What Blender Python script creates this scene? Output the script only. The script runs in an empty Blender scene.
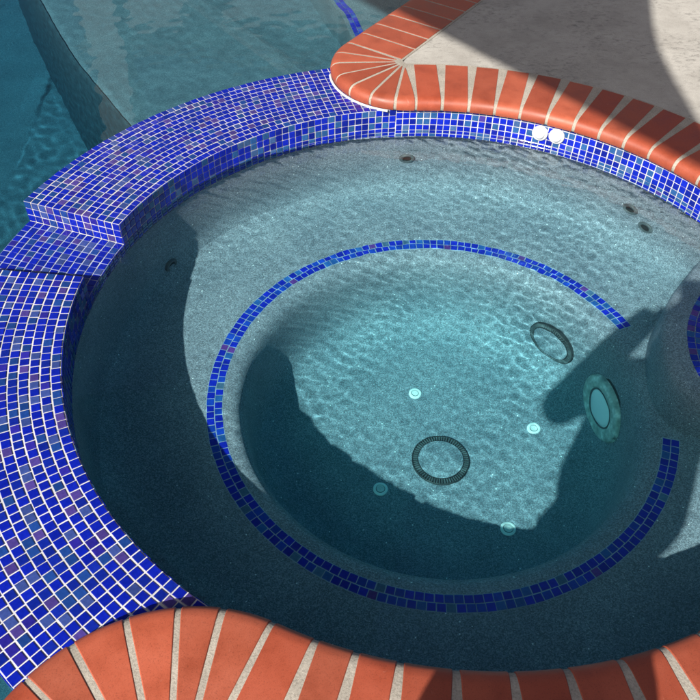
import bpy, bmesh, math, random
import numpy as np
from mathutils import Vector, Matrix
rnd = random.Random(7)
R_ = math.radians
PI = math.pi
scene = bpy.context.scene
COL = scene.collection

# ---------------------------------------------------------------- helpers
ZW = -.082                   # spa water level
KD = .787
def zmap(z): return z if z > ZW else ZW+(z-ZW)*KD      # depths below the water line
class MB:
    """collects verts / faces / material slots / face tints, then links ONE mesh"""
    def __init__(s): s.v, s.f, s.m, s.c = [], [], [], []
    def add(s, vs, fs, m=0, c=(1, 1, 1)):
        o = len(s.v); s.v += [tuple(v) for v in vs]
        for f in fs:
            s.f.append(tuple(i + o for i in f)); s.m.append(m); s.c.append(c)
    def box(s, c, d, m=0, rot=None, col=(1, 1, 1)):
        vs = [Vector((x*d[0]/2, y*d[1]/2, z*d[2]/2)) for z in (-1, 1) for y in (-1, 1) for x in (-1, 1)]
        if rot: vs = [rot @ v for v in vs]
        vs = [v + Vector(c) for v in vs]
        s.add(vs, [(0,2,3,1),(4,5,7,6),(0,1,5,4),(2,6,7,3),(0,4,6,2),(1,3,7,5)], m, col)
    def lathe(s, prof, mat=None, n=64, m=0, a0=0., a1=2*PI, col=(1,1,1), flip=False):
        full = abs(a1 - a0 - 2*PI) < 1e-6
        k = n if full else n + 1
        vs, fs = [], []
        for i in range(k):
            a = a0 + (a1 - a0)*i/n
            for r, z in prof:
                v = Vector((r*math.cos(a), r*math.sin(a), z))
                vs.append(mat @ v if mat else v)
        L = len(prof)
        for i in range(n):
            j = (i + 1) % k
            for q in range(L - 1):
                f = (i*L+q, j*L+q, j*L+q+1, i*L+q+1)
                fs.append(f[::-1] if flip else f)
        s.add(vs, fs, m, col)
    def tube(s, pts, rad, n=10, m=0, cap=True):
        pts = [Vector(p) for p in pts]; vs, fs = [], []
        for i, p in enumerate(pts):
            t = (pts[min(i+1, len(pts)-1)] - pts[max(i-1, 0)]).normalized()
            up = Vector((0, 0, 1)) if abs(t.z) < .9 else Vector((1, 0, 0))
            a = t.cross(up).normalized(); b = a.cross(t)
            r = rad[i] if isinstance(rad, (list, tuple)) else rad
            vs += [p + a*r*math.cos(2*PI*k/n) + b*r*math.sin(2*PI*k/n) for k in range(n)]
        for i in range(len(pts)-1):
            for k in range(n):
                fs.append((i*n+k, i*n+(k+1) % n, (i+1)*n+(k+1) % n, (i+1)*n+k))
        if cap:
            fs.append(tuple(range(n))[::-1]); fs.append(tuple((len(pts)-1)*n+k for k in range(n)))
        s.add(vs, fs, m)
    def build(s, name, mats, parent=None, base=None, smooth=None, receiver=False):
        me = bpy.data.meshes.new(name)
        origin = Vector(parent['_base']) if parent else Vector(base or (0, 0, 0))
        me.from_pydata([(v[0]-origin.x, v[1]-origin.y, zmap(v[2])-origin.z) for v in s.v], [], s.f)
        for mt in (mats if isinstance(mats, (list, tuple)) else [mats]): me.materials.append(mt)
        me.polygons.foreach_set('material_index', s.m)
        if any(c != (1, 1, 1) for c in s.c):
            at = me.attributes.new('tint', 'FLOAT_COLOR', 'FACE')
            at.data.foreach_set('color', [x for c in s.c for x in (c[0], c[1], c[2], 1.)])
        me.validate(); me.update()
        if smooth is not None:
            me.polygons.foreach_set('use_smooth', [True]*len(me.polygons))
            me.set_sharp_from_angle(angle=R_(smooth))
        o = bpy.data.objects.new(name, me); COL.objects.link(o)
        if parent: o.parent = parent
        else: o.location = origin
        o['_base'] = tuple(origin)
        if receiver: o.cycles.is_caustics_receiver = True
        return o

def tag(o, label, cat, group=None):
    o['label'] = label; o['category'] = cat
    if group: o['group'] = group
    return o
def thing(name, label, cat, loc, group=None):
    o = bpy.data.objects.new(name, None); COL.objects.link(o); loc = (loc[0], loc[1], zmap(loc[2])); o.location = loc; o['_base'] = tuple(loc)
    o.empty_display_size = .1
    return tag(o, label, cat, group)
def struct(o): o['kind'] = 'structure'; return o

# ---------------------------------------------------------------- materials
def new_mat(name):
    m = bpy.data.materials.new(name); m.use_nodes = True
    nt = m.node_tree; b = nt.nodes['Principled BSDF']
    return m, nt, b
def N(nt, t, **kw):
    n = nt.nodes.new(t)
    for k, v in kw.items():
        if k in n.inputs: n.inputs[k].default_value = v
        else: setattr(n, k, v)
    return n
def ramp(nt, src, stops):
    n = nt.nodes.new('ShaderNodeValToRGB'); e = n.color_ramp.elements
    while len(e) < len(stops): e.new(.5)
    for q, (p, c) in zip(e, stops):
        q.position = p; q.color = (c[0], c[1], c[2], 1) if isinstance(c, tuple) else (c, c, c, 1)
    nt.links.new(src, n.inputs[0]); return n.outputs[0]
def mix(nt, fac, a, b, blend='MIX'):
    n = nt.nodes.new('ShaderNodeMix'); n.data_type = 'RGBA'; n.blend_type = blend
    for sock, val in ((n.inputs[0], fac), (n.inputs[6], a), (n.inputs[7], b)):
        if hasattr(val, 'is_linked'): nt.links.new(val, sock)
        elif isinstance(val, (int, float)): sock.default_value = val
        else: sock.default_value = (val[0], val[1], val[2], 1)
    return n.outputs[2]
def coords(nt): return nt.nodes.new('ShaderNodeTexCoord').outputs['Object']
def tex(nt, kind, co, scale, **kw):
    n = nt.nodes.new(kind); nt.links.new(co, n.inputs['Vector']); n.inputs['Scale'].default_value = scale
    for k, v in kw.items():
        if k in n.inputs: n.inputs[k].default_value = v
        else: setattr(n, k, v)
    return n
def bump(nt, b, h, strength, dist):
    n = nt.nodes.new('ShaderNodeBump'); n.inputs['Strength'].default_value = strength; n.inputs['Distance'].default_value = dist
    nt.links.new(h, n.inputs['Height']); nt.links.new(n.outputs[0], b.inputs['Normal'])
def plain(name, col, rough=.5, metal=0., noise=0.):
    m, nt, b = new_mat(name)
    b.inputs['Roughness'].default_value = rough; b.inputs['Metallic'].default_value = metal
    if noise:
        co = coords(nt); t = tex(nt, 'ShaderNodeTexNoise', co, 30, Detail=4)
        c = ramp(nt, t.outputs[0], [(.3, tuple(x*(1-noise) for x in col)), (.7, tuple(min(1, x*(1+noise)) for x in col))])
        nt.links.new(c, b.inputs['Base Color'])
    else: b.inputs['Base Color'].default_value = (*col, 1)
    return m

def plaster_mat(name, dark, mid, lite, sparkle=True):
    m, nt, b = new_mat(name); co = coords(nt)
    v = tex(nt, 'ShaderNodeTexVoronoi', co, 380)
    sep = nt.nodes.new('ShaderNodeSeparateColor'); nt.links.new(v.outputs['Color'], sep.inputs[0])
    g = ramp(nt, sep.outputs[0], [(0, dark), (.32, dark), (.5, mid), (.78, mid), (1., lite)])
    big = tex(nt, 'ShaderNodeTexNoise', co, 5, Detail=5, Roughness=.6)
    bl = ramp(nt, big.outputs[0], [(.3, (.80, .82, .84)), (.7, (1.12, 1.10, 1.08))])
    c = mix(nt, 1., g, bl, 'MULTIPLY')
    if sparkle:
        v2 = tex(nt, 'ShaderNodeTexVoronoi', co, 95); s2 = nt.nodes.new('ShaderNodeSeparateColor'); nt.links.new(v2.outputs['Color'], s2.inputs[0])
        on = N(nt, 'ShaderNodeMath', operation='GREATER_THAN'); nt.links.new(s2.outputs[1], on.inputs[0]); on.inputs[1].default_value = .972
        near = N(nt, 'ShaderNodeMath', operation='LESS_THAN'); nt.links.new(v2.outputs['Distance'], near.inputs[0]); near.inputs[1].default_value = .2
        mu = N(nt, 'ShaderNodeMath', operation='MULTIPLY'); nt.links.new(on.outputs[0], mu.inputs[0]); nt.links.new(near.outputs[0], mu.inputs[1])
        c = mix(nt, mu.outputs[0], c, (.85, .88, .9))
    nt.links.new(c, b.inputs['Base Color']); b.inputs['Roughness'].default_value = .75
    bump(nt, b, v.outputs['Distance'], .25, .0015)
    return m
M_plaster = plaster_mat('quartz_plaster', (.14, .158, .19), (.235, .267, .32), (.39, .425, .485))
M_poolplaster = plaster_mat('pool_plaster', (.06, .125, .15), (.10, .185, .215), (.16, .255, .29), False)

def tile_mat():
    m, nt, b = new_mat('glass_mosaic'); co = coords(nt)
    a = nt.nodes.new('ShaderNodeAttribute'); a.attribute_name = 'tint'
    n1 = tex(nt, 'ShaderNodeTexNoise', co, 140, Detail=3)
    f = ramp(nt, n1.outputs[0], [(.3, (.82, .82, .84)), (.7, (1.12, 1.1, 1.08))])
    c = mix(nt, 1., a.outputs['Color'], f, 'MULTIPLY')
    nt.links.new(c, b.inputs['Base Color'])
    n2 = tex(nt, 'ShaderNodeTexNoise', co, 60, Detail=2)
    r = ramp(nt, n2.outputs[0], [(.3, .06), (.75, .17)]); nt.links.new(r, b.inputs['Roughness'])
    b.inputs['IOR'].default_value = 1.5
    bump(nt, b, n1.outputs[0], .25, .001)
    return m
M_tile = tile_mat()
def grout_mat():
    m, nt, b = new_mat('white_grout'); co = coords(nt)
    n1 = tex(nt, 'ShaderNodeTexNoise', co, 9, Detail=6, Roughness=.65)
    c = ramp(nt, n1.outputs[0], [(.25, (.36, .36, .37)), (.6, (.54, .54, .55))]); nt.links.new(c, b.inputs['Base Color'])
    b.inputs['Roughness'].default_value = .85
    n2 = tex(nt, 'ShaderNodeTexNoise', co, 400); bump(nt, b, n2.outputs[0], .4, .0008)
    return m
M_grout = grout_mat()
M_wetgrout = plain('wet_grout', (.33, .38, .52), .25, noise=.15)
def brick_mat():
    m, nt, b = new_mat('terracotta_brick'); co = coords(nt)
    a = nt.nodes.new('ShaderNodeAttribute'); a.attribute_name = 'tint'
    n1 = tex(nt, 'ShaderNodeTexNoise', co, 14, Detail=6, Roughness=.6)
    f = ramp(nt, n1.outputs[0], [(.3, (.80, .76, .74)), (.5, (1., 1., 1.)), (.72, (1.10, 1.16, 1.2))])
    c = mix(nt, 1., a.outputs['Color'], f, 'MULTIPLY')
    # fine specks and pale scuffs
    v = tex(nt, 'ShaderNodeTexNoise', co, 420, Detail=2)
    sp = ramp(nt, v.outputs[0], [(.28, .72), (.42, 1.), (.72, 1.08)]); c = mix(nt, 1., c, sp, 'MULTIPLY')
    mp = nt.nodes.new('ShaderNodeMapping'); mp.inputs['Scale'].default_value = (1., .6, 1.); mp.inputs['Rotation'].default_value = (0, 0, .9); nt.links.new(co, mp.inputs[0])
    sc = tex(nt, 'ShaderNodeTexNoise', mp.outputs[0], 45, Detail=7, Roughness=.75, Distortion=1.)
    sf = ramp(nt, sc.outputs[0], [(.64, 0.), (.80, .4)])
    c = mix(nt, sf, c, (.62, .40, .32))
    nt.links.new(c, b.inputs['Base Color'])
    r = ramp(nt, n1.outputs[0], [(.3, .42), (.7, .62)]); nt.links.new(r, b.inputs['Roughness'])
    bump(nt, b, v.outputs[0], .12, .0012)
    return m
M_brick = brick_mat()
def mortar_mat():
    m, nt, b = new_mat('sandy_mortar'); co = coords(nt)
    n1 = tex(nt, 'ShaderNodeTexNoise', co, 220, Detail=5, Roughness=.7); n2 = tex(nt, 'ShaderNodeTexNoise', co, 16, Detail=4)
    c = ramp(nt, n1.outputs[0], [(.3, (.21, .19, .16)), (.5, (.33, .30, .255)), (.75, (.42, .385, .33))])
    c = mix(nt, 1., c, ramp(nt, n2.outputs[0], [(.3, .8), (.7, 1.12)]), 'MULTIPLY')
    nt.links.new(c, b.inputs['Base Color']); b.inputs['Roughness'].default_value = .9
    bump(nt, b, n1.outputs[0], .7, .002)
    return m
M_mortar = mortar_mat()
def deck_mat():
    m, nt, b = new_mat('textured_concrete'); co = coords(nt)
    n1 = tex(nt, 'ShaderNodeTexNoise', co, 7, Detail=8, Roughness=.65)
    mp = nt.nodes.new('ShaderNodeMapping'); mp.inputs['Scale'].default_value = (.8, 1.25, 1.); mp.inputs['Rotation'].default_value = (0, 0, -.5); nt.links.new(co, mp.inputs[0])
    n2 = tex(nt, 'ShaderNodeTexNoise', mp.outputs[0], 42, Detail=8, Roughness=.72, Distortion=.6)
    n3 = tex(nt, 'ShaderNodeTexNoise', co, 300, Detail=3)
    c = ramp(nt, n1.outputs[0], [(.28, (.30, .283, .255)), (.55, (.38, .362, .33)), (.75, (.43, .41, .375))])
    zone = tex(nt, 'ShaderNodeTexNoise', co, 3.2, Detail=3)
    pit0 = ramp(nt, n2.outputs[0], [(.36, .60), (.47, .95), (.66, 1.06)])
    pit = mix(nt, ramp(nt, zone.outputs[0], [(.4, .25), (.62, 1.)]), (.97, .97, .97), pit0)
    c = mix(nt, 1., c, pit, 'MULTIPLY')
    c = mix(nt, 1., c, ramp(nt, n3.outputs[0], [(.3, .85), (.7, 1.1)]), 'MULTIPLY')
    nt.links.new(c, b.inputs['Base Color']); b.inputs['Roughness'].default_value = .88
    bump(nt, b, pit, .7, .003)
    return m
M_deck = deck_mat()
def water_mat():
    m = bpy.data.materials.new('clear_water'); m.use_nodes = True; nt = m.node_tree; nt.nodes.clear()
    out = nt.nodes.new('ShaderNodeOutputMaterial')
    rf = nt.nodes.new('ShaderNodeBsdfGlass'); rf.inputs['IOR'].default_value = 1.13; rf.inputs['Roughness'].default_value = 0.
    gl = nt.nodes.new('ShaderNodeBsdfGlossy'); gl.inputs['Roughness'].default_value = 0.
    lw = nt.nodes.new('ShaderNodeLayerWeight'); lw.inputs[0].default_value = .5
    pw = N(nt, 'ShaderNodeMath', operation='POWER'); nt.links.new(lw.outputs['Facing'], pw.inputs[0]); pw.inputs[1].default_value = 5
    ma = N(nt, 'ShaderNodeMath', operation='MULTIPLY_ADD'); nt.links.new(pw.outputs[0], ma.inputs[0]); ma.inputs[1].default_value = .25; ma.inputs[2].default_value = .03
    mx = nt.nodes.new('ShaderNodeMixShader'); nt.links.new(ma.outputs[0], mx.inputs[0]); nt.links.new(rf.outputs[0], mx.inputs[1]); nt.links.new(gl.outputs[0], mx.inputs[2])
    nt.links.new(mx.outputs[0], out.inputs['Surface']); return m
M_water = water_mat()
def margin_mat():
    m = bpy.data.materials.new('water_margin'); m.use_nodes = True; nt = m.node_tree; nt.nodes.clear()
    out = nt.nodes.new('ShaderNodeOutputMaterial'); tr = nt.nodes.new('ShaderNodeBsdfTransparent')
    gl = nt.nodes.new('ShaderNodeBsdfGlossy'); gl.inputs['Roughness'].default_value = 0.
    lw = nt.nodes.new('ShaderNodeLayerWeight'); lw.inputs[0].default_value = .5
    pw = N(nt, 'ShaderNodeMath', operation='POWER'); nt.links.new(lw.outputs['Facing'], pw.inputs[0]); pw.inputs[1].default_value = 5
    ma = N(nt, 'ShaderNodeMath', operation='MULTIPLY_ADD'); nt.links.new(pw.outputs[0], ma.inputs[0]); ma.inputs[1].default_value = .97; ma.inputs[2].default_value = .025
    mx = nt.nodes.new('ShaderNodeMixShader'); nt.links.new(ma.outputs[0], mx.inputs[0]); nt.links.new(tr.outputs[0], mx.inputs[1]); nt.links.new(gl.outputs[0], mx.inputs[2])
    nt.links.new(mx.outputs[0], out.inputs['Surface']); return m
M_margin = margin_mat()
def depth_mat(name, sig):      # absorption per metre of water
    m = bpy.data.materials.new(name); m.use_nodes = True; nt = m.node_tree; nt.nodes.clear()
    out = nt.nodes.new('ShaderNodeOutputMaterial'); mx = max(sig) + .02
    va = nt.nodes.new('ShaderNodeVolumeAbsorption'); va.inputs['Density'].default_value = mx
    va.inputs['Color'].default_value = (*[1 - s/mx for s in sig], 1)
    nt.links.new(va.outputs[0], out.inputs['Volume']); return m
M_spadepth = depth_mat('spa_water_depth', (1.1, .05, .0))
M_pooldepth = depth_mat('pool_water_depth', (1.1, .42, .27))

# tile colours (real glass base colours)
PAL = [((.003, .011, .28), 54), ((.004, .015, .23), 16), ((.009, .040, .19), 10), ((.030, .055, .21), 10), ((.05, .035, .19), 6), ((.018, .015, .22), 6)]
PALW = [((.004, .012, .36), 50), ((.004, .008, .22), 20), ((.02, .08, .24), 16), ((.045, .10, .25), 8), ((.05, .03, .22), 3)]
PALB = [((.006, .018, .40), 60), ((.008, .05, .40), 24), ((.02, .10, .34), 10), ((.07, .15, .26), 3), ((.12, .04, .26), 3)]
def pick(pal):
    t = rnd.random()*sum(w for _, w in pal)
    for c, w in pal:
        t -= w
        if t <= 0: break
    k = rnd.uniform(.82, 1.15)
    return tuple(x*k for x in c)
def tile(mb, p00, p10, p11, p01, gap=.0035, gap2=None, th=.0016, pal=PAL, m=0):
    P4 = [Vector(p) for p in (p00, p10, p11, p01)]
    ce = sum(P4, Vector())/4
    n = (P4[1]-P4[0]).cross(P4[3]-P4[0]).normalized()
    lu = (P4[1]-P4[0]).length; lv = (P4[3]-P4[0]).length
    e1 = (P4[1]-P4[0]).normalized(); e2 = (P4[3]-P4[0]).normalized()
    gu = gap*rnd.uniform(.75, 1.25); gv = (gap2 or gap)*rnd.uniform(.75, 1.25)
    sg = [(1, 1), (-1, 1), (-1, -1), (1, -1)]
    off = e1*rnd.uniform(-.0004, .0004) + e2*rnd.uniform(-.0004, .0004)
    q = [p + e1*sx*gu/2 + e2*sy*gv/2 + off for p, (sx, sy) in zip(P4, sg)]
    tx, ty = rnd.gauss(0, .02), rnd.gauss(0, .02)
    def up(p, h): return p + n*(h + (p-ce).dot(e1)*tx + (p-ce).dot(e2)*ty)
    b = .0011
    top = [p + e1*sx*b + e2*sy*b for p, (sx, sy) in zip(q, sg)]
    vs = [p - n*.0015 for p in q] + [up(p, th-.0006) for p in q] + [up(p, th) for p in top]
    fs = [(8, 9, 10, 11)]
    for i in range(4):
        j = (i+1) % 4
        fs += [(i, j, 4+j, 4+i), (4+i, 4+j, 8+j, 8+i)]
    mb.add(vs, fs, m, pick(pal))

# ---------------------------------------------------------------- measured layout (metres, z=0 is the top of the tiled wall)
RS = 1.047                   # spa radius
WD = .3425                   # thickness of the tiled wall
RO = RS + WD
PB, PN = R_(161.23), R_(174.65)   # spillway notch between these two angles
ZP = -.145                   # pool water
ZL = -.0775                  # spill ledge
ZB, ZF = -.51, -.96         # bench and well floor
PT = .0254
ZD = .047                    # deck
def pol(r, a, z=0.): return Vector((r*math.cos(a), r*math.sin(a), z))

# ---------------------------------------------------------------- spa
spa = thing('spa', 'round sunken hot tub of grey speckled plaster with a blue tiled waterline', 'hot tub', (0, 0, ZF))
sh = MB()
prof = [(0, ZF), (.25, ZF), (.43, ZF+.002), (.50, ZF+.014), (.545, ZF+.045), (.572, ZF+.09), (.586, ZF+.15), (.592, ZF+.23), (.597, ZF+.31),
        (.602, ZF+.37), (.609, ZF+.405), (.619, ZF+.428), (.635, ZF+.443), (.655, ZB-.001), (.70, ZB), (.85, ZB), (.955, ZB+.003), (.995, ZB+.014), (1.022, ZB+.038), (1.036, ZB+.075), (1.041, ZB+.13),
        (1.044, -.25), (1.045, -.134), (1.0475, -.1325), (1.06, -.1315)]
sh.lathe(prof[:-6], n=160)
sh.lathe(prof[-7:], n=120, a0=R_(-25.), a1=R_(226.))
shell = sh.build('plaster_shell', M_plaster, spa, smooth=60, receiver=True)
wl = MB()
def tz(z): return z if z > ZW else ZW+(z-ZW)*.70     # the lowest rows look squat under water
def wall_tiles(mb, r, a0, a1, z0, rows, inward=True, pal=PALW, pt=PT, m=0):
    n = max(1, round(abs(a1-a0)*r/pt))
    for k in range(rows):
        for i in range(n):
            b0, b1 = a0+(a1-a0)*i/n, a0+(a1-a0)*(i+1)/n
            za, zb = tz(z0-k*pt), tz(z0-(k+1)*pt)
            if inward: tile(mb, pol(r, b1, zb), pol(r, b0, zb), pol(r, b0, za), pol(r, b1, za), pal=pal, m=m)
            else: tile(mb, pol(r, b0, zb), pol(r, b1, zb), pol(r, b1, za), pol(r, b0, za), pal=pal, m=m)
A_FAR, A_NEAR = R_(97.), R_(243.)      # the tiled wall runs from A_FAR to A_NEAR
wall_tiles(wl, RS, R_(-25.), A_FAR, .012, 7)
wl.lathe([(RS+.0008, -.145), (RS+.0008, .013), (RS+.06, .013)], n=120, m=1, a0=R_(-25.), a1=A_FAR, flip=True)
wl.build('waterline_tiles', [M_tile, M_grout], spa, receiver=True)
# two rows of tile round the bench edge, interrupted by the step
bd = MB()
a0b, a1b = R_(24.), R_(360-14.2)
for k, r0 in enumerate((.666, .6905)):
    n = round((a1b-a0b)*(r0+.012)/.0251)
    ph = rnd.uniform(0, .02)
    for i in range(n):
        b0, b1 = a0b+(a1b-a0b)*i/n, a0b+(a1b-a0b)*(i+1)/n
        tile(bd, pol(r0, b0, ZB+.0006), pol(r0+.0245, b0, ZB+.0006), pol(r0+.0245, b1, ZB+.0006), pol(r0, b1, ZB+.0006), gap=.0026, th=.0014, pal=PALB)
bd.lathe([(.664, ZB-.004), (.6655, ZB+.0009), (.7155, ZB+.0009), (.717, ZB-.004)], n=150, m=1, a0=a0b-.004, a1=a1b+.004, flip=True)
M_bluegrout = plain('blue_grey_grout', (.26, .33, .42), .8, noise=.15)
bd.build('bench_tile_band', [M_tile, M_bluegrout], spa, receiver=True)
# entry step on the right
lip = [(.93, .535), (.86, .462), (.804, .392), (.752, .325), (.706, .25), (.672, .17), (.652, .085), (.645, 0), (.655, -.075), (.69, -.135), (.76, -.17), (.88, -.19), (1.05, -.205)]
def catmull(p, k=6, closed=False):
    out = []; n = len(p)
    for i in range(n-1):
        a, b, c, d = (Vector(p[max(i-1, 0)]), Vector(p[i]), Vector(p[i+1]), Vector(p[min(i+2, n-1)]))
        for j in range(k):
            t = j/k
            out.append(.5*((2*b)+(c-a)*t+(2*a-5*b+4*c-d)*t*t+(3*b-a-3*c+d)*t**3))
    out.append(Vector(p[-1])); return out
lipc = catmull(lip)
nl = []
for i, p in enumerate(lipc):
    t = (lipc[min(i+1, len(lipc)-1)]-lipc[max(i-1, 0)]).normalized(); nl.append(Vector((-t.y, t.x)) if False else Vector((t.y, -t.x)))
if (lipc[40]+nl[40]*.1).length < lipc[40].length: nl = [-x for x in nl]
ZS = -.285
st = MB()
rows = [(.0, ZB-.02), (.006, ZS-.10), (.010, ZS-.035), (.018, ZS-.014), (.034, ZS-.003), (.055, ZS), (.075, ZS)]
vs = []
for p, n in zip(lipc, nl):
    for t, z in rows: q = p + n*t; vs.append((q.x, q.y, z))
L = len(rows); nn = len(lipc)
st.add(vs, [(i*L+q, (i+1)*L+q, (i+1)*L+q+1, i*L+q+1) for i in range(nn-1) for q in range(L-1)])
ins = [(p+n*.075) for p, n in zip(lipc, nl)]
tops = [(q.x, q.y, ZS) for q in ins]
arc = [(1.06*math.cos(R_(a)), 1.06*math.sin(R_(a)), ZS) for a in range(-11, 31, 3)]
st.add(tops+arc, [tuple(range(len(tops)+len(arc)))])
stepo = st.build('entry_step', M_plaster, spa, smooth=50, receiver=True)
bm = bmesh.new(); bm.from_mesh(stepo.data); bm.normal_update(); bmesh.ops.triangulate(bm, faces=[f for f in bm.faces if len(f.verts) > 4], ngon_method='EAR_CLIP'); bmesh.ops.recalc_face_normals(bm, faces=bm.faces); bm.to_mesh(stepo.data); bm.free()
sb = MB()
def strip_tiles(mb, pts, w, z, rows_, pal):
    pts = [Vector((p[0], p[1])) for p in pts]
    # resample at tile pitch
    res = [pts[0]]; acc = 0.
    for a, b in zip(pts, pts[1:]):
        d = (b-a).length; s_ = PT-acc
        while s_ <= d: res.append(a+(b-a)*(s_/d)); s_ += PT
        acc = d-(s_-PT)
    nr = []
    for i in range(len(res)):
        t = (res[min(i+1, len(res)-1)]-res[max(i-1, 0)]).normalized(); nr.append(Vector((t.y, -t.x)))
    for k in range(rows_):
        for i in range(len(res)-1):
            q = [res[i]+nr[i]*w*k, res[i+1]+nr[i+1]*w*k, res[i+1]+nr[i+1]*w*(k+1), res[i]+nr[i]*w*(k+1)]
            q = [Vector((v.x, v.y, z)) for v in q]
            if (q[1]-q[0]).cross(q[3]-q[0]).z < 0: q = [q[1], q[0], q[3], q[2]]
            tile(mb, *q, gap=.0026, th=.0014, pal=pal)
sgn = 1 if nl[40].dot(Vector((1, 0))) > 0 else -1
path = [(p+n*.085) for p, n in zip(lipc, nl)][8:-10]
if nl[40].dot(Vector(((path[31]-path[30]).y, -(path[31]-path[30]).x))) < 0: path = path[::-1]
strip_tiles(sb, path, .0245, ZS+.0012, 2, PALB)
sb.build('step_tile_strip', [M_tile], stepo, receiver=True)

# ---------------------------------------------------------------- tiled spillway wall between spa and pool
dam = thing('spillway_wall', 'curved blue glass mosaic wall with a lower spillway notch between hot tub and pool', 'tiled wall', (-1.2, .1, -.3))
def ring_top(mb, a0, a1, z, start, r0=RS, r1=RO, nr=13):
    # every ring is laid from the notch at the same pitch, so the joints shear as they run round the curve
    wr = (r1-r0)/nr
    for k in range(nr):
        r = r0+wr*(k+.5); st = PT*(1+.0004*rnd.uniform(-1, 1))/r; n = math.ceil(abs(a1-a0)/st)
        for i in range(n):
            if start == 'lo': b0, b1 = a0+st*i, min(a1, a0+st*(i+1))
            else: b0, b1 = max(a0, a1-st*(i+1)), a1-st*i
            if (b1-b0)*r < .008: continue
            tile(mb, pol(r0+wr*k, b0, z), pol(r0+wr*(k+1), b0, z), pol(r0+wr*(k+1), b1, z), pol(r0+wr*k, b1, z), gap=.0049, gap2=.0034)
def radial_face(mb, a, z0, rows_, sgn, nr=13):
    wr = WD/nr
    for k in range(rows_):
        for i in range(nr):
            za, zb = z0-k*PT, z0-(k+1)*PT
            p = [pol(RS+wr*i, a, zb), pol(RS+wr*(i+1), a, zb), pol(RS+wr*(i+1), a, za), pol(RS+wr*i, a, za)]
            if sgn < 0: p = [p[1], p[0], p[3], p[2]]
            tile(mb, *p)
def core(mb, a0, a1, zt, n, zi=-.145):
    e = .0008; p = [(RS+e, zi), (RS+e, zt-e), (RO-e, zt-e), (RO-e, -.36)]
    mb.lathe(p, n=n, m=1, a0=a0, a1=a1, flip=True)
    for a, s_ in ((a0, 1), (a1, -1)):
        vs = [pol(r, a + s_*e/RS, z) for r, z in p]
        mb.add(vs, [(0, 1, 2, 3)], 1)
for a0, a1, zt, nm in ((A_FAR, PB, 0., 'raised_section'), (PN, A_NEAR, 0., 'raised_section'), (PB, PN, ZL, 'spill_ledge')):
    mb = MB()
    if a1 == A_NEAR: core(mb, a0, R_(226), zt, 30); core(mb, R_(226), a1, zt, 40, zi=-.10)
    else: core(mb, a0, a1, zt, 60)
    ring_top(mb, a0, a1, zt, 'hi' if a1 == PB else 'lo')
    nrow = round((zt+.1525)/PT)
    if a1 == A_NEAR:
        wall_tiles(mb, RS, a0, R_(226), zt, nrow, pal=PALW); wall_tiles(mb, RS, R_(226), a1, zt, 4, pal=PALW)
    else: wall_tiles(mb, RS, a0, a1, zt, nrow, pal=PALW)
    wall_tiles(mb, RO, a0, a1, zt, 8 if zt == 0 else 5, inward=False, pal=PALW)
    if nm == 'raised_section':
        if a1 == PB: radial_face(mb, PB, 0, 3, -1)
        else: radial_face(mb, PN, 0, 3, 1)
    mb.build(nm, [M_tile, M_grout if zt == 0 else M_wetgrout], dam, receiver=True)

# ---------------------------------------------------------------- coping path
d1 = Vector((.55, .835)).normalized(); n1o = Vector((-d1.y, d1.x))
RC = 1.02; R1 = .285; R2 = .39
c1 = Vector((math.cos(R_(94)), math.sin(R_(94))))*(RC+R1)
c2 = Vector((math.cos(R_(-113.6)), math.sin(R_(-113.6))))*(RC+R2)
aS = math.atan2(n1o.y, n1o.x); aE = R_(274)
L1 = 7.0; L2 = R1*(aE-aS); L3 = RC*R_(94+113.6); L4 = R2*R_(150-66.4); L5 = 5.0
S1, S2, S3, S4 = L1, L1+L2, L1+L2+L3, L1+L2+L3+L4
STOT = S4+L5
n5 = Vector((math.cos(R_(150)), math.sin(R_(150)))); d5 = Vector((-n5.y, n5.x))
def path_at(s):
    """front edge point, unit normal pointing away from the water, centre radius (or None), kind"""
    if s < S1: return c1+n1o*R1+d1*(L1-s), -n1o, None, 'str'
    if s < S2:
        a = aS+(s-S1)/R1; u = Vector((math.cos(a), math.sin(a))); return c1+u*R1, -u, R1, 'nose'
    if s < S3:
        a = R_(94)-(s-S2)/RC; u = Vector((math.cos(a), math.sin(a))); return u*RC, u, -RC, 'cir'
    if s < S4:
        a = R_(66.4)+(s-S3)/R2; u = Vector((math.cos(a), math.sin(a))); return c2+u*R2, -u, R2, 'nose'
    return c2+n5*R2+d5*(s-S4), -n5, None, 'str'
s_circ = lambda deg: S2+RC*R_(94-deg)
s_nose2 = lambda deg: S3+R2*R_(deg-66.4)
joints_far = [S1-.102*k-.006 for k in range(34, -1, -1)] + [S1+L2*q/6.6 for q in (.93, 1.93, 2.93, 3.93, 4.93, 5.93)] + [s_circ(a) for a in (98.6-5.3, 88.0, 82.7, 77.5, 72.4, 67., 61.5, 56.3, 51.2, 45.9, 40.5, 35.2, 29.9, 24.6, 19.3, 14., 8.7, 3.4)]
joints_near = [s_circ(a) for a in (3.4, -1.9, -7.2, -12.5, -17.8, -23.1, -28.4, -33.7, -39., -44.3, -49.6, -55., -60.6, -66.6, -71.4, -76.4, -82.3, -88.1, -93.9, -99.7, -104.4, -108.9, -114.1)] + [s_nose2(a) for a in (83, 96.2, 111.6, 127.7, 142)] + [S4+.03+.104*k for k in range(28)]
PROF = [(.012, 0.0015), (.004, .006), (.0008, .014), (0., .022), (.0018, .032), (.008, .0415), (.018, .0475), (.034, .0505), (.12, .051), (None, .051), (None, .004)]
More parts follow.
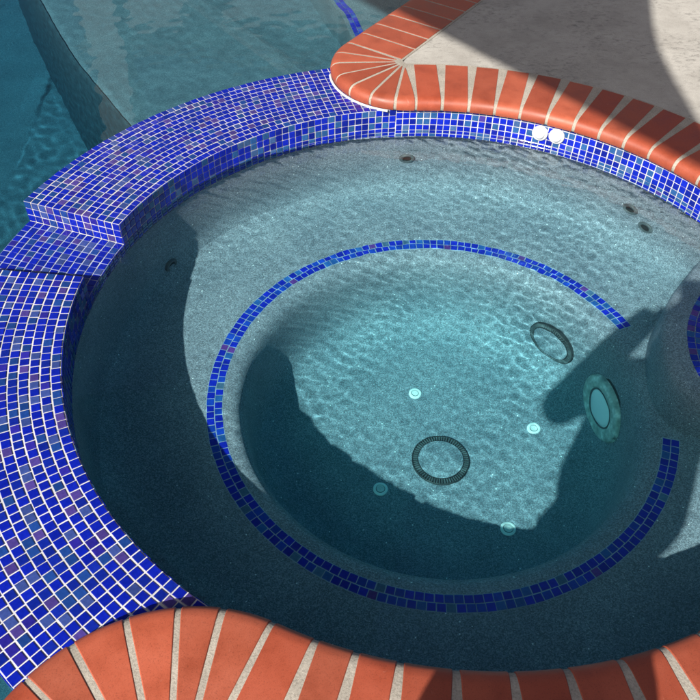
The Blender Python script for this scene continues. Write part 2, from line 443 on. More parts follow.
def brick(mb, sa, sb_):
    g = .0125 if sa > s_circ(-50) else .0105; mid = (sa+sb_)/2
    pc, nc, rc, kind = path_at(mid)
    Lb = .262
    if kind == 'nose':
        w = sb_-sa; lim = (g/2)*abs(rc)/(.42*w); Lb = min(.262, abs(rc)-lim)
        Lb = min(Lb, .262)
    Lb += rnd.uniform(-.002, .002)
    U = 7 if kind != 'str' else 2
    vs = []; sk = rnd.uniform(-.0012, .0012); dz = rnd.uniform(-.0006, .0006)
    for iu in range(U):
        u = iu/(U-1)
        for t, z in PROF:
            t = Lb if t is None else t
            if kind == 'nose': inset = g/2*abs(rc)/(abs(rc)-t)
            else: inset = g/2
            s = sa+inset+(sb_-sa-2*inset)*u + sk
            p, n, _, k2 = path_at(s)
            if kind == 'cir':
                # rectangular brick: all its long edges run parallel, so the joints open outwards like wedges
                q = p + nc*t
            else: q = p + n*t
            vs.append((q.x, q.y, z+dz))
    L = len(PROF); fs = []
    for i in range(U-1):
        for q in range(L-1): fs.append((i*L+q, i*L+q+1, (i+1)*L+q+1, (i+1)*L+q))
        fs.append((i*L+L-1, i*L, (i+1)*L, (i+1)*L+L-1))
    fs.append(tuple(range(L))[::-1]); fs.append(tuple((U-1)*L+q for q in range(L)))
    k = rnd.uniform(.82, 1.12); h = rnd.uniform(-.025, .025)
    mb.add(vs, fs, 0, ((.31+h)*k, (.066+h*.5)*k, (.032+h*.3)*k))
def coping(name, label, joints, loc):
    th = thing(name, label, 'pool coping', loc)
    mb = MB()
    for a, b in zip(joints, joints[1:]): brick(mb, a, b)
    o = mb.build('brick_course', M_brick, th, smooth=35)
    bm = bmesh.new(); bm.from_mesh(o.data); bmesh.ops.recalc_face_normals(bm, faces=bm.faces); bm.to_mesh(o.data); bm.free()
    o.data.set_sharp_from_angle(angle=R_(35))
    bv = o.modifiers.new('bevel', 'BEVEL'); bv.width = .0022; bv.segments = 2; bv.limit_method = 'ANGLE'; bv.angle_limit = R_(50)
    bv.harden_normals = False
    mo = MB()
    a, b = joints[0], joints[-1]
    n = int((b-a)/.012)
    pr = [(.014, .0015), (.0065, .006), (.0032, .014), (.0024, .022), (.0042, .0315), (.010, .0402), (.0195, .0458), (.035, .0488), (.12, .0494), (None, .0494), (None, -.05)]
    vs = []
    for i in range(n+1):
        s = a+(b-a)*i/n; p, nv, rc, kind = path_at(s)
        Lm = .272 if not (kind == 'nose' and rc < .3) else .279
        for t, z in pr:
            t = Lm if t is None else t; q = p+nv*t; vs.append((q.x, q.y, z))
    L = len(pr)
    mo.add(vs, [(i*L+q, i*L+q+1, (i+1)*L+q+1, (i+1)*L+q) for i in range(n) for q in range(L-1)])
    om = mo.build('mortar', M_mortar, th, smooth=40)
    return th
coping('brick_coping', 'far bullnose red brick coping curving in shade and sun beyond the water', joints_far, (.3, 1.25, 0))
coping('brick_coping', 'near bullnose red brick coping fanning round the corner at the closest edge of the water', joints_near, (-.2, -1.2, 0))
# white grout bead where the far coping nose lands on the tiled wall
gb = MB(); pts = []
for i in range(40):
    s = S1+L2*(.30+.56*i/39); p, n, _, _ = path_at(s); q = p-n*.001; pts.append((q.x, q.y, .002))
gb.tube(pts, .005, n=8); gb.build('grout_joint', M_grout, dam, smooth=60)
gb = MB(); pts = []
for i in range(30):
    s = s_nose2(84+66*i/29); p, n, _, _ = path_at(s); q = p+n*.008; pts.append((q.x, q.y, .001))
gb.tube(pts, .006, n=8); gb.build('grout_joint', M_grout, dam, smooth=60)

# ---------------------------------------------------------------- deck and ground (setting)
def ngon(name, pts, z, mat):
    bm = bmesh.new(); f = bm.faces.new([bm.verts.new((p[0], p[1], z)) for p in pts])
    f.normal_update()
    if f.normal.z < 0: f.normal_flip()
    bmesh.ops.triangulate(bm, faces=[f], ngon_method='EAR_CLIP'); bm.normal_update()
    for f in bm.faces:
        if f.normal.z < 0: f.normal_flip()
    me = bpy.data.meshes.new(name); bm.to_mesh(me); bm.free(); me.materials.append(mat)
    o = bpy.data.objects.new(name, me); COL.objects.link(o); return o
back = []
n = 260
for i in range(n+1):
    s = STOT*i/n
    p, nv, rc, kind = path_at(s); q = p+nv*(.27 if not (kind == 'nose' and rc < .3) else .277); back.append((q.x, q.y))
pend = back[0]; pbeg = back[-1]
deck = struct(ngon('deck', back+[(pbeg[0]-.2, -14), (16, -14), (16, pend[1]+.2), (pend[0], pend[1]+.2)], ZD, M_deck))
far_y = 7.0
bk = MB()
PX0, PX1, PY0, PY1 = -5.0, 5.2, -6., 7.2
struct(ngon('patio', [(-16, -14), (PX0, -14), (PX0, PY1), (16, PY1), (16, 16), (-16, 16)], ZD-.006, M_deck))
M_soil = plain('dry_ground', (.22, .19, .14), .95, noise=.25)
g = MB(); O, I = 400., 15.9
for (x0, x1, y0, y1) in ((-O, -I, -O, O), (I, O, -O, O), (-I, I, -O, -13.9), (-I, I, 15.9, O)):
    g.add([(x0, y0, -.02), (x1, y0, -.02), (x1, y1, -.02), (x0, y1, -.02)], [(0, 1, 2, 3)])
struct(g.build('ground', M_soil))

# ---------------------------------------------------------------- pool basin (setting)
pf = MB(); ZPF = -1.7
pf.add([(PX0, PY0-8, ZPF), (PX1, PY0-8, ZPF), (PX1, PY1, ZPF), (PX0, PY1, ZPF)], [(0, 1, 2, 3)])
for (xa, ya), (xb, yb) in (((PX0, PY0-8), (PX0, PY1)), ((PX0, PY1), (PX1, PY1)), ((PX1, PY1), (PX1, PY0-8)), ((PX1, PY0-8), (PX0, PY0-8))):
    pf.add([(xa, ya, ZPF), (xb, yb, ZPF), (xb, yb, .04), (xa, ya, .04)], [(0, 1, 2, 3)])
# wall below the coping and below the outer face of the tiled wall
def wall_under(s0, s1, n, off, zt, zb):
    vs = []
    for i in range(n+1):
        p, nv, _, _ = path_at(s0+(s1-s0)*i/n); q = p+nv*off; vs += [(q.x, q.y, zb), (q.x, q.y, zt)]
    pf.add(vs, [(2*i, 2*i+1, 2*i+3, 2*i+2) for i in range(n)])
wall_under(0, S2, 80, .03, .01, ZPF); wall_under(S3, STOT, 40, .03, .01, ZPF)
pf.lathe([(RO-.002, ZPF), (RO-.002, -.20)], n=90, a0=R_(96), a1=R_(250))
pool_floor = struct(pf.build('pool_floor', M_poolplaster, receiver=True))
# shallow shelf to the right of a curved edge
edge = catmull([(-2.9, 4.6), (-2.42, 3.55), (-1.97, 2.685), (-1.69, 2.175), (-1.46, 1.825), (-1.27, 1.55), (-1.0, 1.2), (-.8, .9)], 8)
ZSH = -.66
sf = MB(); vs = []
ne = []
for i, p in enumerate(edge):
    t = (edge[min(i+1, len(edge)-1)]-edge[max(i-1, 0)]).normalized(); ne.append(Vector((-t.y, t.x)))
if ne[10].x < 0: ne = [-x for x in ne]
rws = [(-.01, ZPF), (-.004, ZSH-.06), (0., ZSH-.03), (.008, ZSH-.012), (.022, ZSH-.003), (.04, ZSH)]
for p, nv in zip(edge, ne):
    for t, z in rws: q = p+nv*t; vs.append((q.x, q.y, z))
L = len(rws)
sf.add(vs, [(i*L+q, (i+1)*L+q, (i+1)*L+q+1, i*L+q+1) for i in range(len(edge)-1) for q in range(L-1)])
tp = [(p+nv*.04) for p, nv in zip(edge, ne)]
k = len(sf.v)
sf.add([(q.x, q.y, ZSH) for q in tp]+[(.5, .9, ZSH), (4.6, 4.6, ZSH)], [tuple(range(len(tp)+2))])
shelf = sf.build('pool_shelf', M_poolplaster, smooth=50, receiver=True); struct(shelf)
bm = bmesh.new(); bm.from_mesh(shelf.data); bm.normal_update(); bmesh.ops.triangulate(bm, faces=[f for f in bm.faces if len(f.verts) > 4], ngon_method='EAR_CLIP'); bmesh.ops.recalc_face_normals(bm, faces=bm.faces)
bm.to_mesh(shelf.data); bm.free()
# step beside the coping with its blue tile strip
ed2 = [Vector((-.405, 2.46)), Vector((-.36, 2.36)), Vector((-.318, 2.18)), Vector((-.28, 2.0)), Vector((-.24, 1.75)), Vector((-.2, 1.4))]
ed2 = [Vector((-.75, 3.4)), Vector((-.56, 2.9))]+ed2
ps = MB(); ZPS = -.36
e2 = catmull([tuple(p) for p in ed2], 4)
ps.add([(p.x, p.y, ZPS) for p in e2]+[(.6, 1.4, ZPS), (2.2, 3.4, ZPS)], [tuple(range(len(e2)+2))])
ps.add([v for p in e2 for v in ((p.x, p.y, ZPS), (p.x-.004, p.y, ZSH-.01))], [(2*i, 2*i+1, 2*i+3, 2*i+2) for i in range(len(e2)-1)])
pst = ps.build('pool_step', M_poolplaster, receiver=True); struct(pst)
bm = bmesh.new(); bm.from_mesh(pst.data); bm.normal_update(); bmesh.ops.triangulate(bm, faces=[f for f in bm.faces if len(f.verts) > 4], ngon_method='EAR_CLIP'); bmesh.ops.recalc_face_normals(bm, faces=bm.faces); bm.to_mesh(pst.data); bm.free()
ts = MB(); pp = [p+Vector((.02, 0)) for p in e2][::-1]
strip_tiles(ts, pp, .0245, ZPS+.0012, 2, PALB)
tso = ts.build('pool_step_tiles', [M_tile], receiver=True); tag(tso, 'straight strip of blue tiles along the pool step beside the far brick coping', 'tile strip')
M_riser_shade = plain('dark_riser_shade', (.018, .055, .072), .6, noise=.3)  # dark colour stands for shade on the shelf riser, toned like deep water
tt = MB(); vs = []
for p, nv in zip(edge, ne):
    for t, z in ((-.016, ZPF), (-.012, ZSH-.04), (-.006, ZSH-.012), (.002, ZSH+.001), (.008, ZSH+.002)): q = p+nv*t; vs.append((q.x, q.y, z))
tt.add(vs, [(i*5+k, (i+1)*5+k, (i+1)*5+k+1, i*5+k+1) for i in range(len(edge)-1) for k in range(4)])
tag(tt.build('shelf_riser_shade', M_riser_shade, smooth=50, receiver=True), 'riser sheet painted dark like shaded deep water where the pale pool shelf drops to the deep end', 'edge trim')

# ---------------------------------------------------------------- water surfaces (real refracting ripples)
def waves(n, lmin, lmax, curv, seed):
    r = random.Random(seed); W = []
    for i in range(n):
        lam = lmin*(lmax/lmin)**((i+r.random())/n); k = 2*PI/lam
        a = r.uniform(0, 2*PI)
        W.append((k*math.cos(a), k*math.sin(a), r.uniform(0, 2*PI), curv*math.sqrt(2/n)/(k*k)))
    return W
def height(W, X, Y): return sum(a*np.sin(kx*X+ky*Y+p) for kx, ky, p, a in W)
def grid_mesh(xs, ys, inside, zf):
    xs = np.array(xs); ys = np.array(ys); X, Y = np.meshgrid(xs, ys, indexing='ij')
    keep = inside(X, Y); Z = zf(X, Y)
    idx = -np.ones(X.shape, int); idx[keep] = np.arange(keep.sum())
    v = np.stack([X[keep], Y[keep], Z[keep]], 1)
    q = np.stack([idx[:-1, :-1], idx[1:, :-1], idx[1:, 1:], idx[:-1, 1:]], -1).reshape(-1, 4)
    return v, q[(q >= 0).all(1)]
def rng(a, b, st):
    n = max(1, round((b-a)/st)); return [a+(b-a)*i/n for i in range(n)]
# spa surface: ripples are livelier towards the far right, where the returns blow
W1 = waves(54, .0175, .07, 3.2, 3); W1b = waves(10, .5, 1.2, .025, 5)
W1c = waves(14, .028, .05, 9., 31)
def z_spa(X, Y):
    jet = np.exp(-((X-.30)**2/.0150+(Y-.90)**2/.006))
    d = np.hypot(X-.45, Y-.75); calm = (.34+.62*np.exp(-(d/.8)**2))*(.85+.3*np.sin(5.1*X+2.3*Y+.7)*np.sin(3.2*Y-2.7*X+1.9)+.2*np.sin(9.*X-6.*Y))
    return ZW+height(W1c, X, Y)*jet+height(W1, X, Y)*calm+height(W1b, X, Y)
def r_margin(A): return .9885+.062*np.clip((A-R_(98.))/R_(38.), 0, 1)
def in_spa(X, Y):
    r = np.hypot(X, Y)
    A = np.arctan2(Y, X); far = (r > r_margin(A)+.010) & (r < 1.2) & (A > R_(15.)) & (A < R_(134.))
    return ((r < 1.36) & ~far) | ((np.hypot(X+.265, Y+.476) < 1.06) & ((np.hypot(X-c2.x, Y-c2.y) < .34) | ((X > c2.x) & (Y < -1.))))
v1, q1 = grid_mesh(rng(-1.4, 1.4, .0045), rng(-1.6, 1.4, .0045), in_spa, z_spa)
W2 = waves(32, .045, .11, .8, 23); W2b = waves(8, .5, 1.4, .03, 12)
def z_pool(X, Y):
    near = ((X > -2.7) & (X < .2) & (Y > .1) & (Y < 3.2)).astype(float)
    return ZP+(height(W2, X, Y)+height(W2b, X, Y))*near
pxs = rng(PX0, -2.7, .1)+rng(-2.7, .2, .013)+rng(.2, PX1, .12)+[PX1]
pys = rng(PY0-8, .1, .15)+rng(.1, 3.2, .013)+rng(3.2, PY1, .1)+[PY1]
v2, q2 = grid_mesh(pxs, pys, lambda X, Y: np.hypot(X, Y) > 1.365, z_pool)
me = bpy.data.meshes.new('water')
me.from_pydata(np.concatenate([v1, v2]).tolist(), [], np.concatenate([q1, q2+len(v1)]).tolist()); me.materials.append(M_water)
me.polygons.foreach_set('use_smooth', [True]*len(me.polygons)); me.update()
wo = bpy.data.objects.new('water', me); COL.objects.link(wo); wo.cycles.is_caustics_caster = True; struct(wo)
# unrefracting strip of water added along the far wall, lets sun onto the tiles
nr_, na_ = 15, 340
TT_, AA_ = np.meshgrid(np.linspace(0, 1, nr_), np.linspace(R_(14.6), R_(134.4), na_), indexing='ij')
RR_ = r_margin(AA_)+(1.064-r_margin(AA_))*TT_
ex, ey = RR_*np.cos(AA_), RR_*np.sin(AA_); ez = z_spa(ex, ey)+.0003
me = bpy.data.meshes.new('water_margin')
me.from_pydata(np.stack([ex.ravel(), ey.ravel(), ez.ravel()], 1).tolist(), [], [(i*na_+j, (i+1)*na_+j, (i+1)*na_+j+1, i*na_+j+1) for i in range(nr_-1) for j in range(na_-1)])
me.materials.append(M_margin); me.polygons.foreach_set('use_smooth', [True]*len(me.polygons)); me.update()
o = bpy.data.objects.new('water_margin', me); COL.objects.link(o); struct(o)
# the bodies of water below the rippled sheets
mb = MB(); mb.lathe([(0, ZF-.1), (1.059, ZF-.1), (1.059, ZW+.0032), (0, ZW+.0032)], n=96); struct(mb.build('spa_water_depth', M_spadepth))
pp = []
for i in range(120): p, nv, _, _ = path_at(S2*i/119*.985); q = p+nv*.05; pp.append((q.x, q.y))
for i in range(90): a = R_(101.5+(238-101.5)*i/89); pp.append(((RO-.03)*math.cos(a), (RO-.03)*math.sin(a)))
for i in range(60): p, nv, _, _ = path_at(S4+L5*i/59); q = p+nv*.05; pp.append((q.x, q.y))
pp += [(PX0+.02, -5.5), (PX0+.02, PY1-.02), (pp[0][0]-.1, PY1-.02)]
bm = bmesh.new(); f = bm.faces.new([bm.verts.new((x, y, ZPF-.1)) for x, y in pp])
r = bmesh.ops.extrude_face_region(bm, geom=[f]); bmesh.ops.translate(bm, verts=[v for v in r['geom'] if isinstance(v, bmesh.types.BMVert)], vec=(0, 0, ZP+.005-ZPF+.1))
bm.normal_update(); bmesh.ops.triangulate(bm, faces=[q for q in bm.faces if len(q.verts) > 4], ngon_method='EAR_CLIP'); bmesh.ops.recalc_face_normals(bm, faces=bm.faces)
me = bpy.data.meshes.new('pool_water_depth'); bm.to_mesh(me); bm.free(); me.materials.append(M_pooldepth); o = bpy.data.objects.new('pool_water_depth', me); COL.objects.link(o); struct(o)

# ---------------------------------------------------------------- fittings
M_white = plain('white_plastic', (.66, .67, .67), .3); M_dark = plain('dark_grey_plastic', (.022, .026, .03), .5, noise=.2)
M_greyp = plain('grey_plastic', (.085, .10, .11), .45, noise=.15); M_hole = plain('black_rubber', (.012, .013, .014), .7)
M_cap = plain('worn_white_cap', (.72, .74, .74), .45, noise=.12)
M_stud = plain('pale_fitting', (.90, .90, .89), .4, noise=.05)
def frame_at(pos, nrm, roll=0.):
    n = Vector(nrm).normalized(); x = Vector((0, 0, 1)).cross(n)
    if x.length < 1e-4: x = Vector((1, 0, 0))
    x.normalize(); y = n.cross(x)
    m = Matrix((x, y, n)).transposed().to_4x4(); m.translation = Vector(pos); return m @ Matrix.Rotation(roll, 4, 'Z')
# two white return eyeballs on the waterline tile
for ang, z, lab in ((67.9, -.041, 'white round return fitting on the far tile wall, left one of the touching pair'), (64.55, -.038, 'white round return fitting on the far tile wall, right one of the touching pair')):
    a = R_(ang); fr = frame_at(pol(RS-.002, a, z), -pol(1, a))
    t = thing('return_fitting', lab, 'water return', pol(RS, a, z), 'white returns on the tile wall')
    mb = MB(); mb.lathe([(.0285, 0), (.0285, .007), (.026, .0105), (.0205, .012), (.0195, .009)], fr, 40); mb.build('flange', M_white, t, smooth=40)
    mb = MB(); mb.lathe([(.0195, .008), (.0175, .016), (.013, .021), (.0075, .0235), (.0065, .019), (0, .018)], fr, 40); mb.build('eyeball', M_white, t, smooth=40)
# dark bench jets
for ang, z, lab in ((94.2, -.30, 'dark round jet in the plaster wall below the far tiles, near the coping corner'), (46.4, -.31, 'dark round jet below the tiles at right, the farther of two close together'), (42.3, -.375, 'dark round jet below the tiles at right, the lower and nearer of two close together'), (151.0, -.44, 'dark round jet in the shaded plaster wall just past the spillway notch')):
    a = R_(ang); rr = 1.041 if z > -.42 else 1.034; fr = frame_at(pol(rr, a, z), -pol(1, a, -.0))
    t = thing('jet_nozzle', lab, 'spa jet', pol(rr, a, z), 'dark jets in the plaster wall')
    mb = MB(); mb.lathe([(.030, -.004), (.030, .004), (.027, .007), (.018, .006), (.017, .001)], fr, 36); mb.build('escutcheon', M_greyp, t, smooth=40, receiver=True)
    mb = MB(); mb.lathe([(.018, .003), (.008, .001), (0, .001)], fr, 30); mb.build('nozzle_hole', M_hole, t, smooth=40, receiver=True)
# pale floor fittings
for (x, y, r, lab) in ((-.046, .237, .0225, 'pale round floor fitting alone in the sunlit floor above the round drain cover'), (.354, .093, .0225, 'pale round floor fitting in the sunlit floor nearest to the pool light'), (-.173, -.157, .024, 'pale round floor fitting on the edge between the sunlit floor and the shadow'), (.223, -.294, .025, 'pale round floor fitting wholly inside the shadow at the foot of the well')):
    fr = frame_at((x, y, ZF), (0, 0, 1))
    t = thing('floor_fitting', lab, 'floor inlet', (x, y, ZF), 'pale round fittings in the spa floor')
    mb = MB(); mb.lathe([(r, -.002), (r, .005), (r-.003, .008), (r-.008, .0085), (r-.009, .006)], fr, 36); mb.build('cap_ring', M_stud, t, smooth=40, receiver=True)
    mb = MB(); mb.lathe([(r-.009, .006), (r-.010, .0065), (r-.0105, .0085)], fr, 30); mb.build('groove', M_greyp, t, receiver=True)
    mb = MB(); mb.lathe([(r-.0102, .0075), (.007, .0098), (.006, .0075), (.0042, .0075), (.0035, .0105), (0, .011)], fr, 30); mb.build('cap_disc', M_cap, t, smooth=40, receiver=True)
# ring-slot drain covers with a plaster infill
def drain(pos, nrm, lab):
    fr = frame_at(pos, nrm)
    t = thing('drain_cover', lab, 'drain cover', pos, 'round ring drain covers')
    mb = MB(); mb.lathe([(.097, -.004), (.0965, .006), (.094, .0075), (.0925, .005), (.0925, .002), (.077, .002), (.0765, .010), (.074, .010)], fr, 72); mb.build('channel_ring', M_dark, t, smooth=40, receiver=True)
    mb = MB()
    for k in range(64):
        a = 2*PI*k/64; mt = fr @ Matrix.Rotation(a, 4, 'Z'); rot = mt.to_3x3()
        mb.box(mt @ Vector((.0848, 0, .0055)), (.0152, .0036, .006), 0, rot)
    mb.build('slot_ribs', M_greyp, t, receiver=True)
    mb = MB(); mb.lathe([(.0762, .004), (.0755, .0095), (.073, .0105), (0, .0105)], fr, 60); mb.build('plaster_infill', M_plaster, t, smooth=40, receiver=True)
drain((.028, -.041, ZF), (0, 0, 1), 'round ring drain cover lying flat in the middle of the sunlit floor')
a = R_(41.); drain(pol(.578, a, -.785), -pol(1, a, -.05), 'round ring drain cover set upright in the curved side wall of the well')
# pool light
def light_mats():
    m, nt, b = new_mat('pebbled_ring'); co = coords(nt)
    v = tex(nt, 'ShaderNodeTexVoronoi', co, 70); n_ = tex(nt, 'ShaderNodeTexNoise', co, 40, Detail=5)
    c = ramp(nt, n_.outputs[0], [(.35, (.30, .36, .34)), (.55, (.50, .56, .53)), (.7, (.85, .88, .85))]); nt.links.new(c, b.inputs['Base Color'])
    b.inputs['Roughness'].default_value = .5; bump(nt, b, v.outputs['Distance'], .8, .004); return m
M_ring = light_mats(); M_lens = plain('frosted_lens', (.85, .90, .93), .3)
a = R_(10.); fr = frame_at(pol(.574, a, -.80), -pol(1, a, -.12))
t = thing('pool_light', 'large round underwater light with a frosted lens in a speckled ring', 'pool light', pol(.574, a, -.80))
mb = MB(); mb.lathe([(.126, -.02), (.128, .004), (.123, .012), (.112, .015), (.084, .014), (.076, .010), (.073, .004)], fr, 72); mb.build('face_ring', M_ring, t, smooth=40, receiver=True)
mb = MB(); mb.lathe([(.075, .004), (.070, .010), (.061, .0135), (.043, .016), (.02, .0172), (0, .0175)], fr, 60); mb.build('lens', M_lens, t, smooth=50, receiver=True)
mb = MB(); mb.lathe([(.0765, .0108), (.0758, .0125), (.0715, .0118), (.071, .0095)], fr, 60); mb.build('lens_gasket', M_greyp, t, smooth=40, receiver=True)
mb = MB(); mb.lathe([(.141, -.03), (.141, -.004), (.127, -.004)], fr, 72); mb.build('niche_rim', M_dark, t, smooth=40, receiver=True)

# ---------------------------------------------------------------- shade sail overhead (throws the shade on the far deck, mirrored in the spa)
M_sail = plain('grey_shade_cloth', (.09, .09, .095), .9, noise=.12); M_steel = plain('dark_painted_steel', (.05, .052, .055), .5)
def up_sun(x, y, h):     # where the sun ray that lands at (x, y) on the deck passes height h
    t = (h-.05)/math.tan(R_(37.8)); return (x-t*math.cos(R_(61.)), y-t*math.sin(R_(61.)))
SP1, SP2 = up_sun(.924, .941, 3.), up_sun(.941, 1.637, 3.)
K1 = up_sun(.935, .535, 3.)
K = [Vector((K1[0], K1[1], 3.0)), Vector((.27, 2.68, 3.0)), Vector((-5.4, 2.14, 3.05))]
sail = thing('shade_sail', 'grey triangular shade sail stretched high over the hot tub', 'shade sail', (-2., .6, 3.))
cen = sum(K, Vector())/3
def edge_pt(a, b, t, sag):
    p = a.lerp(b, t); d = (cen-p); d.z = 0; d.normalize(); return p+d*sag*4*t*(1-t)
nE = 24; rim = []
E1 = [Vector((p.x, p.y, K[0].z)) for p in catmull([(K[0].x, K[0].y), SP1, SP2, (-.62, -.62), (-.14, .38), (.06, 1.1), (.2, 1.9), (K[1].x, K[1].y)], 4)]
E1 = [E1[round(j*(len(E1)-1)/nE)] for j in range(nE)]
for i in range(3):
    for j in range(nE):
        if i == 0: rim.append(E1[j])
        else: rim.append(edge_pt(K[i], K[(i+1) % 3], j/nE, (.0, .12, .06)[i]))
mb = MB(); RR = 8; vs = [cen+Vector((0, 0, -.05))]
for r in range(1, RR+1):
    for p in rim:
        q = cen.lerp(p, r/RR); q.z -= .05*(1-r/RR); vs.append(q)
n = len(rim); fs = [(0, 1+i, 1+(i+1) % n) for i in range(n)]
for r in range(1, RR):
    for i in range(n):
        j = (i+1) % n; fs.append((1+(r-1)*n+i, 1+r*n+i, 1+r*n+j, 1+(r-1)*n+j))
mb.add(vs, fs); so = mb.build('sail_cloth', M_sail, sail, smooth=60)
sm = so.modifiers.new('thickness', 'SOLIDIFY'); sm.thickness = .003
for i, k in enumerate(K):
    o = (k-cen); o.z = 0; o.normalize(); rot = frame_at(k+o*.05, (0, 0, 1))
    mb = MB(); pts = [rot @ Vector((.04*math.cos(q*PI/8), .04*math.sin(q*PI/8), 0)) for q in range(17)]; mb.tube(pts, .006, 8, cap=False); mb.build('corner_ring', M_steel, sail, smooth=60)
    end = k+o*.55+Vector((0, 0, .08))
    mb = MB(); mb.tube([k+o*.085, end], .005, 8); mb.build('guy_cable', M_steel, sail, smooth=60)
    base = Vector((end.x+o.x*.05, end.y+o.y*.05, ZD))
    lab = ('steel sail post standing behind the photographer', 'steel sail post standing on the deck past the far coping', 'steel sail post standing on the patio across the pool')[i]
    ps_ = thing('sail_post', lab, 'post', base, 'posts of the shade sail')
    mb = MB(); mb.tube([base, base+Vector((0, 0, 3.2))], .05, 20); mb.build('pole', M_steel, ps_, smooth=60)
    mb = MB(); mb.box(base+Vector((0, 0, .006)), (.22, .22, .012)); mb.build('base_plate', M_steel, ps_)
    mb = MB(); mb.lathe([(.055, 3.19), (.055, 3.215), (.03, 3.24), (0, 3.245)], Matrix.Translation((base.x, base.y, ZD-.0)), 20); mb.build('post_cap', M_steel, ps_, smooth=40)

# ---------------------------------------------------------------- house across the pool (only its mirror image shows in the pool)
M_stucco = plain('cream_stucco', (.24, .235, .23), .9, noise=.08); M_roof = plain('clay_roof', (.28, .11, .06), .8, noise=.2)
M_frame = plain('white_frame', (.75, .75, .74), .4); M_pane, _, pb = new_mat('window_glass'); pb.inputs['Base Color'].default_value = (.02, .03, .035, 1); pb.inputs['Roughness'].default_value = .05
hs = thing('house', 'cream stucco house with a clay roof across the pool', 'house', (-1.5, 12., ZD))
mb = MB(); mb.box((-.6, 12.5, 2.0), (7., 5., 3.9)); mb.build('wall', M_stucco, hs)
mb = MB(); mb.add([(-4.5, 9.6, 3.96), (3.3, 9.6, 3.96), (3.3, 15.4, 3.96), (-4.5, 15.4, 3.96), (-2.5, 12.5, 5.2), (1.3, 12.5, 5.2)], [(0, 1, 5, 4), (1, 2, 5), (2, 3, 4, 5), (3, 0, 4), (3, 2, 1, 0)]); mb.build('roof', M_roof, hs)
for x in (-2.6, 0., 2.0):
    mb = MB(); mb.box((x, 9.97, 2.2), (1.5, .08, 1.5)); w = mb.build('window', M_frame, hs)
    mb = MB(); mb.box((x, 9.92, 2.2), (1.36, .04, 1.36)); mb.build('pane', M_pane, w)
co_ = thing('garden_column', 'pale stone column standing across the pool', 'column', (-3.4, 8.2, ZD))
mb = MB(); mb.box((-3.4, 8.2, 2.55), (.46, .46, 5.0)); mb.build('shaft', M_stucco, co_)
mb = MB(); mb.box((-3.4, 8.2, .12), (.6, .6, .16)); mb.build('plinth', M_stucco, co_)

# ---------------------------------------------------------------- camera
CAM = Vector((-.27966, -1.63793, 1.55481)); pit, rol = R_(46.641308), R_(1.0964071)
F = Vector((0, math.cos(pit), -math.sin(pit))); Rt = Vector((1, 0, 0)); Up = Rt.cross(F)
Rv = Rt*math.cos(rol)+Up*math.sin(rol); Uv = -Rt*math.sin(rol)+Up*math.cos(rol)
cd = bpy.data.cameras.new('camera'); cam = bpy.data.objects.new('camera', cd); COL.objects.link(cam)
mw = Matrix((Rv, Uv, -F)).transposed().to_4x4(); mw.translation = CAM; cam.matrix_world = mw
cd.sensor_width = 36; cd.lens = 815.3345/700*36; cd.clip_start = .01; cd.clip_end = 1200
scene.camera = cam

# ---------------------------------------------------------------- photographer (out of frame, throws the shadow)
M_skin = plain('skin', (.45, .25, .17), .5); M_shirt = plain('white_shirt', (.6, .6, .6), .8); M_short = plain('navy_shorts', (.03, .04, .08), .8); M_hair = plain('dark_hair', (.03, .02, .015), .6)
def skin(name, verts, edges, radii, mat, parent, root=0, sub=2):
    me = bpy.data.meshes.new(name); b = Vector(parent['_base']); me.from_pydata([(Vector(v)-b)[:] for v in verts], edges, []); me.materials.append(mat)
    o = bpy.data.objects.new(name, me); COL.objects.link(o); o.parent = parent; o['_base'] = tuple(b)
    md = o.modifiers.new('skin', 'SKIN'); md.use_smooth_shade = True
    for i, r in enumerate(radii):
        sv = me.skin_vertices[0].data[i]; rr = r if isinstance(r, tuple) else (r, r); sv.radius = rr; sv.use_root = (i == root)
    sd = o.modifiers.new('sub', 'SUBSURF'); sd.levels = sub; sd.render_levels = sub
    return o
person = thing('person', 'person in a white shirt and dark shorts holding up a phone with both hands', 'person', (-.42, -1.96, ZD))
Y = -1.96
V = [(-.42, Y, .93), (-.42, Y+.01, 1.07), (-.42, Y+.01, 1.24), (-.415, Y, 1.40), (-.405, Y+.01, 1.485), (-.39, Y+.03, 1.56), (-.385, Y+.045, 1.635), (-.385, Y+.035, 1.70),
     (-.585, Y, 1.42), (-.712, Y+.09, 1.195), (-.455, Y+.235, 1.415), (-.385, Y+.275, 1.475),
     (-.24, Y, 1.395), (-.11, Y+.08, 1.185), (-.17, Y+.235, 1.41), (-.20, Y+.275, 1.475),
     (-.51, Y, .86), (-.525, Y+.015, .50), (-.53, Y-.01, .13), (-.545, Y+.12, .085),
     (-.33, Y, .86), (-.315, Y+.015, .50), (-.31, Y-.01, .13), (-.295, Y+.12, .085)]
E_ = [(0, 1), (1, 2), (2, 3), (3, 4), (4, 5), (5, 6), (6, 7), (3, 8), (8, 9), (9, 10), (10, 11), (3, 12), (12, 13), (13, 14), (14, 15), (0, 16), (16, 17), (17, 18), (18, 19), (0, 20), (20, 21), (21, 22), (22, 23)]
Rd = [(.165, .11), (.15, .10), (.165, .11), (.12, .085), .055, .082, .098, .078, .072, .062, .054, .042, .062, .046, .030, .034, .095, .062, .042, .04, .095, .062, .042, .04]
skin('body', V, E_, Rd, M_skin, person)
shv = [(-.412, Y, .92), (-.412, Y+.01, 1.07), V[2], (-.415, Y, 1.385), V[8], (-.655, Y+.045, 1.29), V[12], (-.175, Y+.04, 1.29)]
skin('shirt', shv, [(0, 1), (1, 2), (2, 3), (3, 4), (4, 5), (3, 6), (6, 7)], [.225, .222, .205, .12, .085, .078, .085, .078], M_shirt, person).scale.y = .66
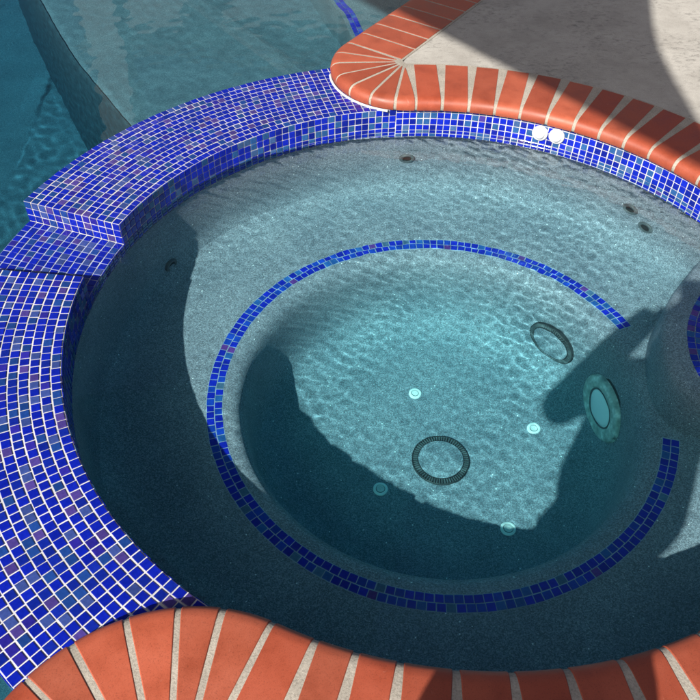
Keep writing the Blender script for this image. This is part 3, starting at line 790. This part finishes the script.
skin('shorts', [(-.41, Y, .985), (-.41, Y, .87), (-.52, Y+.005, .72), (-.525, Y+.01, .56), (-.285, Y+.005, .72), (-.305, Y+.01, .56)], [(0, 1), (1, 2), (2, 3), (1, 4), (4, 5)], [.20, .215, .115, .105, .115, .105], M_short, person).scale.y = .7
skin('hair', [(-.385, Y+.0, 1.63), (-.385, Y+.005, 1.70), (-.385, Y+.04, 1.735)], [(0, 1), (1, 2)], [.085, .098, .075], M_hair, person)
ph = thing('phone', 'black phone held up in both hands', 'phone', CAM)
pc = CAM-F*.007-Uv*.06
for dx in (0,):
    mb = MB(); rot = Matrix((Rv, Uv, -F)).transposed()
    mb.box(pc, (.074, .148, .008), 0, rot); mb.build('phone_case', M_hole, ph)
    mb = MB(); mb.box(pc-F*.0046, (.068, .140, .001), 0, rot); mb.build('screen', M_pane, ph)
for s_ in (-1, 1):       # fingers of each hand round the lower half of the phone
    hand = pc + Rv*s_*.062 - Uv*.05 - F*.03
    wr = Vector(V[11] if s_ < 0 else V[15])
    vv = [wr, hand]; ee = [(0, 1)]; rr = [.026, (.03, .016)]
    for k in range(4):
        b0 = hand+Uv*(.03-.02*k); i = len(vv)
        vv += [b0+Rv*s_*(-.012)+F*.018, b0+Rv*s_*(-.03)+F*.041, b0+Rv*s_*(-.05)+F*.044]; ee += [(1, i), (i, i+1), (i+1, i+2)]; rr += [.0095, .0085, .0075]
    i = len(vv); vv += [hand-F*.012+Uv*.03-Rv*s_*.012, hand-F*.004+Uv*.055-Rv*s_*.03]; ee += [(1, i), (i, i+1)]; rr += [.011, .009]
    skin('hand', vv, ee, rr, M_skin, person, sub=1)

# ---------------------------------------------------------------- light
EL, AZ = R_(37.8), R_(61.)
trav = Vector((math.cos(EL)*math.cos(AZ), math.cos(EL)*math.sin(AZ), -math.sin(EL)))
sl = bpy.data.lights.new('sun', 'SUN'); sl.energy = 4.8; sl.angle = R_(.5); sl.color = (1., .95, .87)
so = bpy.data.objects.new('sun', sl); COL.objects.link(so); so.rotation_euler = trav.to_track_quat('-Z', 'Y').to_euler()
sl.cycles.is_caustics_light = True
w = bpy.data.worlds.new('World'); scene.world = w; w.use_nodes = True
nt = w.node_tree; bg = nt.nodes['Background']; sky = nt.nodes.new('ShaderNodeTexSky'); sky.sky_type = 'NISHITA'; sky.sun_disc = False
tow = -trav
sky.sun_elevation = EL; sky.sun_rotation = math.atan2(tow.x, tow.y); sky.altitude = 100; sky.air_density = .75; sky.dust_density = 5.; sky.ozone_density = 1.
nt.links.new(sky.outputs[0], bg.inputs[0]); bg.inputs[1].default_value = .06

# every thing keeps only the properties that describe it
for o in scene.objects:
    if '_base' in o: del o['_base']
sc = scene
sc.render.engine = 'CYCLES'
sc.cycles.max_bounces = 12; sc.cycles.transmission_bounces = 8; sc.cycles.diffuse_bounces = 4; sc.cycles.glossy_bounces = 4
sc.cycles.caustics_refractive = True; sc.cycles.caustics_reflective = True; sc.cycles.sample_clamp_indirect = 6.
sc.cycles.use_denoising = True
sc.view_settings.view_transform = 'Standard'; sc.view_settings.look = 'None'; sc.view_settings.exposure = .75; sc.view_settings.gamma = 1.
sc.view_settings.use_curve_mapping = False
